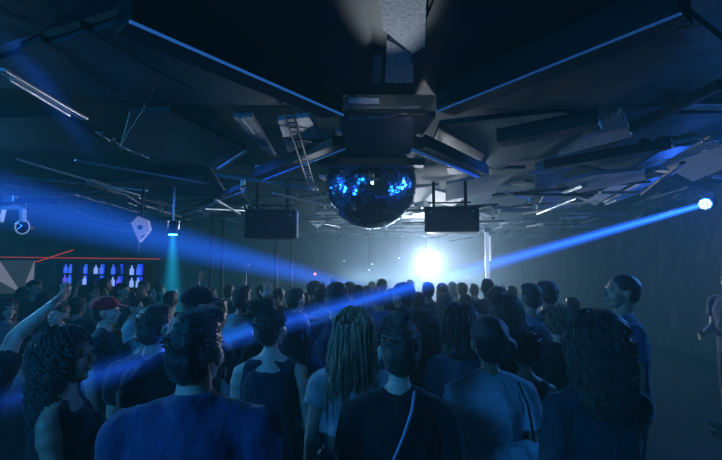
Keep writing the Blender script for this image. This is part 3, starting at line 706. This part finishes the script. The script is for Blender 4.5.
# dark slim posts in the middle distance at left
for px, d, l in ((276, 8.5, 'left of two slim dark posts behind the crowd'), (291, 9.2, 'right of two slim dark posts behind the crowd'), (222, 8, 'slim reddish post behind the crowd near the cyan beam'), (211, 8.6, 'slim post just left of the reddish post')):
    c = at(px, 262, d); o = mkobj('post', merge([cap((0, 0, 0), (0, 0, 2.98), .04, .04, 12, True), box((0, 0, .01), (.2, .2, .02))]), mat('post_paint', (.03, .03, .03), .6, bump=.2), None, True); o.location = (c.x, d, 0); tag(o, l, 'post')
# pin lights
for px, py, d, col, l in ((399, 258, 12, (.7, .85, 1), 'tiny white pin light up left of the stage light'), (439, 252, 12, (.7, .85, 1), 'tiny white pin light just right above the stage light'), (372, 264, 11, (.6, .8, 1), 'tiny pale pin light over the capped heads'), (369, 270, 10, (.6, .8, 1), 'tiny pale pin light closest above the crowd heads'), (315, 274, 8, (1, .1, .12), 'tiny red indicator light above the crowd'), (344, 261, 12, (.6, .8, 1), 'tiny pale pin light left of the stage light glow')):
    c = at(px, py, d); r = empty('pin_light', c, 0, l, 'light'); mkobj('bulb', ell((0, 0, 0), .022, n=8), mat('bulb%.1f%.1f' % (col[1], col[0]), (.5, .5, .5), emit=col, estr=1.6 if col[1] > .2 else 6), r, True); mkobj('hanger', cap((0, .03, 0), (0, .03, 3.0-c.z), .006, .006, 6), m_black, r, True)

# ------------------------------------------------------------------ bar at left
m_red = mat('neon_red', (.6, .05, .03), .4, emit=(1, .09, .07), estr=.4)
def neon(p, q, d0, d1, rr, label):
    a = at(*p, d0); b = at(*q, d1); r = empty('neon_tube', (a+b)/2, 0, label, 'neon tube'); c = (a+b)/2
    mkobj('tube', cap(a-c, b-c, rr, rr), m_red, r, True); mkobj('holder', box(a-c+V((0, .03, 0)), (.03, .05, .04)), m_black, r); mkobj('holder', box(b-c+V((0, .03, 0)), (.03, .05, .04)), m_black, r)
    mkobj('hanging_wire', merge([cap(a-c+V((0, .03, 0)), V((a.x-c.x, a.y-c.y+.03, 3.0-c.z)), .004, .004, 5), cap(b-c+V((0, .03, 0)), V((b.x-c.x, b.y-c.y+.03, 3.0-c.z)), .004, .004, 5)]), m_black, r)
neon((-8, 257), (160, 259), 7.4, 7.4, .007, 'long level red neon tube above the bar'); neon((33, 263), (73, 250), 7.0, 7.0, .009, 'slanting red neon tube crossing the long one')
# printed panel with white triangles, a faint glow put into both colours
c = at(16, 277, 6.6); r = empty('banner_panel', c, .0, 'grey panel with white triangle pattern at left edge', 'panel')
W2, H2 = .29, .27
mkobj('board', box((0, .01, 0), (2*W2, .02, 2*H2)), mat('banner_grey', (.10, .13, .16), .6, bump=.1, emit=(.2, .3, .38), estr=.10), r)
tri = lambda P: (lambda n: ([V((x, -.004, z)) for x, z in P]+[V((x, .0, z)) for x, z in P], [tuple(range(n)), tuple(reversed(range(n, 2*n)))]+[(i, i+n, (i+1) % n+n, (i+1) % n) for i in range(n)]))(len(P))
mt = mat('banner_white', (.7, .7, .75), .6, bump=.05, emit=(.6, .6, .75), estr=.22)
mkobj('triangle', tri([(-W2, H2), (-W2, -.05), (.12, -H2)]), mt, r); mkobj('triangle', tri([(W2, H2), (W2-.13, -.10), (W2, -.05)]), mt, r)
mkobj('stand', merge([cap((s*.2, .03, -H2), (s*.2, .03, -c.z), .015, .015) for s in (-1, 1)]), m_black, r)
# back bar with bottles
a = at(60, 285, 8.6); b = at(146, 285, 7.0); yaw = math.atan2(b.y-a.y, b.x-a.x); Lb = (b-a).length
r = empty('back_bar', (a.x, a.y, 0), yaw, 'blue-lit back bar shelving behind the crowd at left', 'shelving')
mkobj('back_panel', box((Lb/2, .2, 1.68), (Lb, .03, .46)), mat('bar_glow', (.02, .03, .2), .4, bump=.3, bscale=6, emit=(.012, .05, .75), estr=1.1), r)
for z in (1.46, 1.68, 1.90): mkobj('shelf', box((Lb/2, .08, z), (Lb, .26, .025)), m_black, r, bevel=.004)
for i in range(6): mkobj('upright', box((Lb*i/5, .08, 1.68), (.035, .27, .47)), m_black, r)
mkobj('counter', box((Lb/2, .05, .72), (Lb, .5, 1.4)), m_black, r)
bm = [mat('bottle_'+k, c, .1, emit=e, estr=s) for k, c, e, s in (('blue', (.05, .1, .8), (.05, .15, 1), .9), ('pale', (.3, .45, .9), (.25, .4, 1), 1.0), ('dark', (.01, .01, .03), (.01, .02, .3), .1), ('violet', (.15, .08, .7), (.14, .1, 1), .8))]
MR = Matrix.Rotation(yaw, 3, 'Z')
pm_ = []
for k in range(4):
    h = (.19, .17, .2, .18)[k]; o = mkobj('bottle', loft([(V((0, 0, z*h)), V((q_*.034, 0, 0)), V((0, q_*.034, 0))) for z, q_ in ((0, .9), (.03, 1), (.6, 1), (.72, .55), (.78, .36), (.97, .34), (1, .4))], 12), bm[k], None, True); pm_.append(o.data); bpy.data.objects.remove(o)
labs = ['glowing blue bottle on the back bar shelves', 'pale glowing bottle on the back bar shelves', 'dark bottle silhouetted on the back bar shelves', 'violet glowing bottle on the back bar shelves']
for z in (1.4725, 1.6925):
    for i in range(15):
        x = Lb*(i+.5)/15; k = R.choice([0, 0, 1, 2, 3])
        o = bpy.data.objects.new('bottle', pm_[k]); COL.objects.link(o); o.location = V((a.x, a.y, 0))+MR@V((x+R.uniform(-.01, .01), .04, z)); tag(o, labs[k], 'bottle', ['blue', 'pale', 'dark', 'violet'][k]+' bottles on the back bar')
# DJ booth under the stage light
r = empty('dj_booth', (SL.x-.2, 12.9, 0), 0, 'dark booth hidden in haze beneath the stage light', 'booth')
mkobj('desk', box((0, 0, .6), (3.2, .7, 1.2)), m_black, r, bevel=.02); mkobj('mixer', box((0, -.05, 1.24), (.4, .35, .08)), m_black, r, bevel=.01)
for s in (-1, 1): mkobj('turntable', merge([box((s*.5, -.05, 1.23), (.45, .35, .06)), cap((s*.5, -.05, 1.26), (s*.5, -.05, 1.275), .15, .15, 24, True)]), m_black, r)
# =================================================================== the crowd
area((-2.6, -.9, 2.95), (.2, 2.3, 1.2), 1.6, .8, FILL, (.02, .26, .8))  # added fill light above and behind the camera, no fixture
for p_, t_, c_, e_, l_ in (((.1, 5.15, 2.98), (0, 1.5, 1.3), (.92, .94, 1), RIM*3, 'added rim lamp hidden behind the mirror ball'), ((-4.9, 3.9, 2.8), (-.8, 1.9, 1.4), (.12, .5, 1), RIM*1.3, 'added rim lamp out of view left of the crowd'), ((4.9, 4.2, 2.8), (.9, 1.9, 1.4), (.06, .3, 1), RIM*1.3, 'added rim lamp out of view right of the crowd')):
    lamp('rim_light', p_, t_, .05, l_, c_, .25, top=3.44)  # added fixture for the rim spot below, which edges the dancers with light
    spot(V(p_)+(V(t_)-V(p_)).normalized()*.04, t_, 72, e_, c_, .05, .7)
BLK = (.018, .02, .025)
# --- nearest row
person(197, 308, 1.3, 'man in blue collared denim shirt with short dark hair, nearest camera, seen from behind', fine=2, style='fade', skin='fair', top='shirt', tc='denim_shirt', tcol=(.028, .06, .15), head=(-14, 0, 0), la='down', ra='down', yaw=3, w=1.04, hairtop=.02)
A = person(69, 323, 1.75, 'woman with big dark curly hair and black tank top facing right at lower left', fem=True, yaw=-72, style='curly', skin='tan', top='tank', tc='black_tank', tcol=BLK, la='bent', ra='cross', fine=2, hairtop=.03, head=(-8, 4, 0), hl=.27)
person(157, 303, 2.15, 'man in plain black t-shirt with short brown hair and one raised forearm', fine=2, style='short', hair='brown', skin='fair', top='tee', tc='black', tcol=BLK, la=((.35, .3, -.85), (.0, .6, .9)), lh='open', head=(-20, 0, 0), yaw=-8)
person(207, 318, 1.62, 'bare-shouldered woman in pale strap top mostly hidden by the man in denim shirt', fem=True, style='bun', hair='black', skin='tan', top='tank', tc='pale_top', tcol=(.35, .38, .42), la='down', ra='hip', fine=1, yaw=5, H=1.60)
person(272, 296, 2.25, 'woman in dark sleeveless top with dark hair pinned up high, arms bare', fem=True, style='bun', hair='black', skin='fair', top='tank', tc='navy_tank', tcol=(.02, .03, .05), la='down', ra=((.2, .0, -1), (-.35, .7, -.35)), fine=2, head=(-25, 5, 0), w=1.05)
person(294, 313, 2.65, 'woman with very long straight dark hair lit blue beside the sleeveless dark top', fem=True, style='longdark', hair='black', skin='fair', top='long', tc='blue_dark', tcol=(.03, .06, .15), fine=2, yaw=5, ra='down', w=.95)
person(352, 308, 2.05, 'woman with long wavy blonde hair in white crop top and blue skirt', fem=True, style='long', hair='blonde', skin='fair', top='crop', tc='white', tcol=(.5, .55, .6), bot='skirt', bc='blue_skirt', bcol=(.05, .1, .24), la=((.16, -.02, -1), (.02, .1, -1)), ra='bent', fine=2, yaw=6, head=(6, 4, 3))
FB = person(398, 309, 1.6, 'woman with messy top bun in black t-shirt with thin strap across her back', fem=True, style='bun', hair='brown', skin='fair', top='tee', tc='black_soft', tcol=(.012, .016, .02), la='down', ra='down', fine=2, yaw=0, head=(4, -3, 3), w=1.06, hairtop=-.0)
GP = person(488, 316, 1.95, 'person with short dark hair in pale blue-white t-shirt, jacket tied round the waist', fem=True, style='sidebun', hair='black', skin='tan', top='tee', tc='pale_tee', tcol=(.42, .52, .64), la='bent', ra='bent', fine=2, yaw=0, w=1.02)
IP = person(592, 306, 1.62, 'woman with big curly hair rim-lit gold in dark long-sleeved top', fem=True, style='curly', hair='brown', skin='tan', top='long', tc='dark_knit', tcol=(.035, .05, .07), la='down', ra='front', rh='grip', fine=2, yaw=6, w=.98, hairtop=.035, head=(10, 0, 0), hl=.24)
JP = person(620, 273, 2.85, 'tall man with cropped hair in dark blue shirt facing left on the right side', style='crop', skin='tan', hair='black', top='tee', tc='navy_tee', tcol=(.04, .08, .2), yaw=72, fine=2, la='down', ra='bent', head=(12, 7, 0))
# --- second row
person(199, 284, 2.75, 'man in dark leather jacket and black flat cap looking right behind the denim shirt', style='short', skin='tan', top='jacket', tc='leather', tcol=(.02, .025, .03), yaw=-38, fine=1, cap_=((.012, .014, .02), False), head=(-18, 0, 0), ra='front', hairtop=.03)
person(461, 304, 2.4, 'woman with round dark bob hair and dark top behind the pale t-shirt', fem=True, style='bob', hair='black', top='tee', tc='slate', tcol=(.05, .08, .12), fine=1, head=(-20, 0, 0))
person(506, 295, 2.75, 'woman with long straight light-edged hair behind the pale t-shirt at right', fem=True, style='long', hair='brown', top='tee', tc='black', tcol=BLK, fine=2, head=(-12, 0, 0))
person(524, 331, 2.3, 'small dark-haired woman squeezed between the pale t-shirt and the curly hair', fem=True, style='afro', hair='black', top='tank', tc='black_tank', tcol=BLK, fine=1, H=1.52)
person(337, 281, 3.0, 'broad-headed man in blue-lit shirt directly left of the blonde hair', style='short', skin='tan', top='tee', tc='bluegrey', tcol=(.08, .14, .28), fine=1)
person(421, 314, 2.6, 'woman with dark wavy hair peeking out right of the top bun', fem=True, style='curly', hair='black', top='tee', tc='black', tcol=BLK, fine=1, H=1.6)
person(107, 294, 3.3, 'man in dark shirt and red cap facing right in profile at left', style='short', skin='fair', yaw=-80, top='tee', tc='navy_dark', tcol=(.02, .04, .07), fine=1, cap_=((.5, .02, .03), False), head=(0, 3, 0), hairtop=.03)
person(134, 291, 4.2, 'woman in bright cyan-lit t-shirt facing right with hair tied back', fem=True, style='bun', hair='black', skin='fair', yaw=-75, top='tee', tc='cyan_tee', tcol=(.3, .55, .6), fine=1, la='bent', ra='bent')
person(22, 332, 2.35, 'person in white t-shirt with blue-lit sleeve behind the curly-haired woman', style='short', skin='fair', top='tee', tc='white_tee', tcol=(.5, .55, .62), la=((.4, .1, -.9), (.2, .9, -.2)), ra='down', fine=1, yaw=-20, hair='black')
person(-34, 318, 2.0, 'person at the far left edge stretching a bare arm up and right', style='short', skin='fair', top='tee', tc='black', tcol=BLK, ra=((-.2, .6, .7), (.72, .1, .7)), rh='relax', fine=1)
person(403, 281, 3.8, 'man with backward cap in front of the stage light glow', style='short', top='long', tc='slate', tcol=(.05, .08, .12), fine=1, cap_=((.05, .09, .2), False), yaw=25, head=(35, 0, 0), hairtop=.03, la='front', ra='down')
person(530, 282, 3.45, 'man in pale blue t-shirt with short hair right of centre', style='short', skin='tan', top='tee', tc='sky_tee', tcol=(.16, .26, .42), fine=1, head=(15, 0, 0))
person(547, 281, 3.8, 'dark-haired man standing close behind the pale blue t-shirt at right', style='fade', skin='tan', top='tee', tc='black', tcol=BLK, fine=1, yaw=30)
person(557, 309, 3.05, 'short person with fuzzy fair hair left of the big curly hair', fem=True, style='afro', hair='light', skin='fair', top='tee', tc='black', tcol=BLK, fine=1, la=((.1, .4, -.7), (.1, .2, 1)), lh='peace')
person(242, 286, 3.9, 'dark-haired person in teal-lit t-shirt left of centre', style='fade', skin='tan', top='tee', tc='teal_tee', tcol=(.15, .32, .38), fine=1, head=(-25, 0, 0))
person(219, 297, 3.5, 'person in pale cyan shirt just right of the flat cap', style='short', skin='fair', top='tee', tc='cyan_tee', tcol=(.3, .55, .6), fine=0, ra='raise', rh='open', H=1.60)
person(258, 297, 3.3, 'dark curly-headed person beside the teal-lit t-shirt', fem=True, style='afro', hair='black', top='tee', tc='black', tcol=BLK, fine=1, H=1.58)
person(296, 287, 3.9, 'man in black t-shirt looking right, behind the long dark blue-lit hair', style='short', skin='fair', top='tee', tc='black', tcol=BLK, fine=1, head=(-40, 0, 0), ra='bent')
# --- middle and far dancers
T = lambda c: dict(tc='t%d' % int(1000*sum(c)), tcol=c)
far = [
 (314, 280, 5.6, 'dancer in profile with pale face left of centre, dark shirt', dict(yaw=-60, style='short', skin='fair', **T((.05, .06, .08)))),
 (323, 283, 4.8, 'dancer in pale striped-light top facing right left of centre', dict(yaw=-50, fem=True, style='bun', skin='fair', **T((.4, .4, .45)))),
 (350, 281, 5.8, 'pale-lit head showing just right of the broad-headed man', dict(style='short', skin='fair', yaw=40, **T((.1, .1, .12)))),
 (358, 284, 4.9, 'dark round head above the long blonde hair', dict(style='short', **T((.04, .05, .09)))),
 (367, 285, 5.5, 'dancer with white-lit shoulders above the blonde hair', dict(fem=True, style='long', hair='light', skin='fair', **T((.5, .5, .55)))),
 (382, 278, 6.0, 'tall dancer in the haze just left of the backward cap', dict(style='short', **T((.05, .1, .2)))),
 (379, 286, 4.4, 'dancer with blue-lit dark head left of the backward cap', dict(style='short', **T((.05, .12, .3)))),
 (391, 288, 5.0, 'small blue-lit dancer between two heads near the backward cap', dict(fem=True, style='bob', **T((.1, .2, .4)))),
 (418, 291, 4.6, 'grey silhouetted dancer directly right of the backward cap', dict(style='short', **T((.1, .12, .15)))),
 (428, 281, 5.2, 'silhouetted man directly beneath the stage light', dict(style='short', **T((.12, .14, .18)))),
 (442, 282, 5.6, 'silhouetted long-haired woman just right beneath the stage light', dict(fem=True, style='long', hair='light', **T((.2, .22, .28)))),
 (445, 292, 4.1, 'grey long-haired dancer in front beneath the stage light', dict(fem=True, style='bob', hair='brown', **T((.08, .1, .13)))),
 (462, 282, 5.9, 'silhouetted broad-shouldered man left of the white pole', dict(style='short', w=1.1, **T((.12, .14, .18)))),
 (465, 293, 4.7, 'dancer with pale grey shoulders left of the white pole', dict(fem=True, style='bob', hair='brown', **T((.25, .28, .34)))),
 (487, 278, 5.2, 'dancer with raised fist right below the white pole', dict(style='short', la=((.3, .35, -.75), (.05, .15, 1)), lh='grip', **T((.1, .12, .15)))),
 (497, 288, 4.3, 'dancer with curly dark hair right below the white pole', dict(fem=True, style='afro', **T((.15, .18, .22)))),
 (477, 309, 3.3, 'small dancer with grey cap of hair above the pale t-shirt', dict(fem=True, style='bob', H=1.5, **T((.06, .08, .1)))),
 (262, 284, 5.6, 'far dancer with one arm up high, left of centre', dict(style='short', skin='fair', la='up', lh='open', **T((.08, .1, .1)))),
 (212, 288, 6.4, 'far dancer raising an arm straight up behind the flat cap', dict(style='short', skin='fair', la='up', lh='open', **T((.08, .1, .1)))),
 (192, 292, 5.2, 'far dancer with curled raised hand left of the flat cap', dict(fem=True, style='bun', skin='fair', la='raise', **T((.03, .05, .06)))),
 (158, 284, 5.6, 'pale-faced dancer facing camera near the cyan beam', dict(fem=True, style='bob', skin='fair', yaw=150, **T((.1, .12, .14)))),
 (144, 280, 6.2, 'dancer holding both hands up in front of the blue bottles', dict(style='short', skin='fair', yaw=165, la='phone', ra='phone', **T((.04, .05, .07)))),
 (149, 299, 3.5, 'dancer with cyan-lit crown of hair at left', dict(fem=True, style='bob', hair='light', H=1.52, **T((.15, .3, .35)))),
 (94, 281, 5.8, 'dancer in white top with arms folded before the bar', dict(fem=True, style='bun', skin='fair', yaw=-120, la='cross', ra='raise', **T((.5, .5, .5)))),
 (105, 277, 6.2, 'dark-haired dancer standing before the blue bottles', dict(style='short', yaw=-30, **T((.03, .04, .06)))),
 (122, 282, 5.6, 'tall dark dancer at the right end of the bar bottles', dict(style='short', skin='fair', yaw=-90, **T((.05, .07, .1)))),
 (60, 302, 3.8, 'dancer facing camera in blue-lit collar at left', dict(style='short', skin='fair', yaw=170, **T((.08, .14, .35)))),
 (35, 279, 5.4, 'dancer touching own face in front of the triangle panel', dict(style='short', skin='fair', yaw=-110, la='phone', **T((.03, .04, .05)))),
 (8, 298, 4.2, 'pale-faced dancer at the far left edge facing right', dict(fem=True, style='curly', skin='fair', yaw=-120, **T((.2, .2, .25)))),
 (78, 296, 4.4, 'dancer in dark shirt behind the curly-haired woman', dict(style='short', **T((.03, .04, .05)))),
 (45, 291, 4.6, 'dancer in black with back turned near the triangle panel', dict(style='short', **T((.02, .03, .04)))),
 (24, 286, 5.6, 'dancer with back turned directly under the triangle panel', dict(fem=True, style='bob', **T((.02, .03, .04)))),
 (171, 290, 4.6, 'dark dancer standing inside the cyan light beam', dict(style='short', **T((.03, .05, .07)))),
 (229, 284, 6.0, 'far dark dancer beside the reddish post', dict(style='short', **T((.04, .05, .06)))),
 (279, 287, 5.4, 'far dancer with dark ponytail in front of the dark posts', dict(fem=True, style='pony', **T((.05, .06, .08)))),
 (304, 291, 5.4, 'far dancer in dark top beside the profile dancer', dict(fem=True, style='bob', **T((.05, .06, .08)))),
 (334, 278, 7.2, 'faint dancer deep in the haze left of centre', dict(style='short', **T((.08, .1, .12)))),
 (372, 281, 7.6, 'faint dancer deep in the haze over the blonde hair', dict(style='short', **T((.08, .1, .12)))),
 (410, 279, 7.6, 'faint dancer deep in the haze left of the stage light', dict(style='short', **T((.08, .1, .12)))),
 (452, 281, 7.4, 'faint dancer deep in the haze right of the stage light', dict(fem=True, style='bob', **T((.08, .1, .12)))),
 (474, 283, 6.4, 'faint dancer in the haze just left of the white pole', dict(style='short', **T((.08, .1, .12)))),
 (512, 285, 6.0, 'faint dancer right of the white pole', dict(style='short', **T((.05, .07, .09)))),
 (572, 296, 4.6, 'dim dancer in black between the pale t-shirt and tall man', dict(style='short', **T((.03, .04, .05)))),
]
for px, py, d, lab_, kw in far: person(px, py, d, lab_, fine=0, **kw)
person(731, 268, 4.6, 'person in grey top cut off by the right edge of the view', style='short', skin='fair', yaw=100, top='tee', tc='mid_tee', tcol=(.06, .09, .13), fine=1, la='down', ra='bent', rh='relax')
person(836, 290, 1.9, 'person beyond the right edge with bare forearm reaching into view', style='short', skin='tan', yaw=60, top='tee', tc='black', tcol=BLK, la=((.0, .5, -.85), (-.1, 1, -.08)), fine=1, lh='relax', H=1.75)

# straps, the jacket round the waist and things held in hands
def px_local(root, pts):
    M = (Matrix.Translation(root.location)@Matrix.Rotation(root.rotation_euler.z, 4, 'Z')@Matrix.Scale(root.scale.x, 4)).inverted()
    return [M@p for p in pts]
def ribbon(root, pts, r_, m, name='bag_strap'):
    P = px_local(root, pts); return mkobj(name, merge([cap(P[i], P[i+1], r_, r_, 6) for i in range(len(P)-1)]), m, root, True)
m_strap = mat('strap_pale', (.25, .4, .6), .5, bump=.1)
ribbon(FB[0], [V((FB[0].location.x+dx, FB[0].location.y+dy, z)) for dx, dy, z in ((.05, -.085, 1.445), (.035, -.125, 1.39), (-.0, -.150, 1.31), (-.04, -.15, 1.22), (-.08, -.125, 1.08), (-.12, -.11, .94), (-.17, -.04, .86))], .0055, m_strap)
g = GP[0].location
ribbon(GP[0], [V((g.x+dx, g.y+dy, z)) for dx, dy, z in ((.10, -.095, 1.38), (.125, -.125, 1.3), (.14, -.13, 1.2), (.155, -.125, 1.1), (.165, -.11, .98))], .006, mat('strap_dark', (.01, .012, .015), .6))
jk = fuse([cap((-.19, -.10, 1.100), (-.02, -.165, 1.125), .045, .062), cap((-.02, -.165, 1.125), (.16, -.13, 1.150), .062, .060), cap((.16, -.13, 1.150), (.30, -.03, 1.090), .060, .035), cap((-.19, -.10, 1.100), (-.21, .03, 1.080), .045, .04), cap((.30, -.03, 1.090), (.22, .08, 1.070), .035, .035)], .011, 4, wr=.008, wf=12, seed=3)
jo = mkobj('tied_jacket', jk, cloth('track_jacket', (.38, .50, .62)), GP[0], True); jo['label'] = 'pale track jacket with dark stripes tied round the waist'
for k in range(3): mkobj('stripe', merge([cap((-.175+k*.022, -.148-k*.006, 1.065), (-.178+k*.022, -.155-k*.006, 1.145), .004, .004, 6)]), mat('stripe_dark', (.01, .02, .06), .6), jo, True)

def in_hand(P, k, off=.075):
    root, HM, AR, LN = P; sgn, sh, el, wr, du, df, hk = AR[k]; p = LN(wr+df*off); s = root.scale.x
    return root.location+Matrix.Rotation(root.rotation_euler.z, 3, 'Z')@(p*s)
hp = in_hand(IP, 1); r = empty('plastic_cup', hp+V((0, .02, -.05)), 0, 'small pale blue-lit plastic cup held by the woman with big curly hair', 'cup')
mkobj('cup_wall', loft([(V((0, 0, 0)), V((.026, 0, 0)), V((0, .026, 0))), (V((0, 0, .11)), V((.038, 0, 0)), V((0, .038, 0)))], 20), mat('cup_plastic', (.5, .65, .9), .15), r, True); mkobj('rim', loft([(V((0, 0, .108)), V((.04, 0, 0)), V((0, .04, 0))), (V((0, 0, .114)), V((.04, 0, 0)), V((0, .04, 0)))], 20), mat('cup_rim', (.7, .8, 1), .2), r, True)
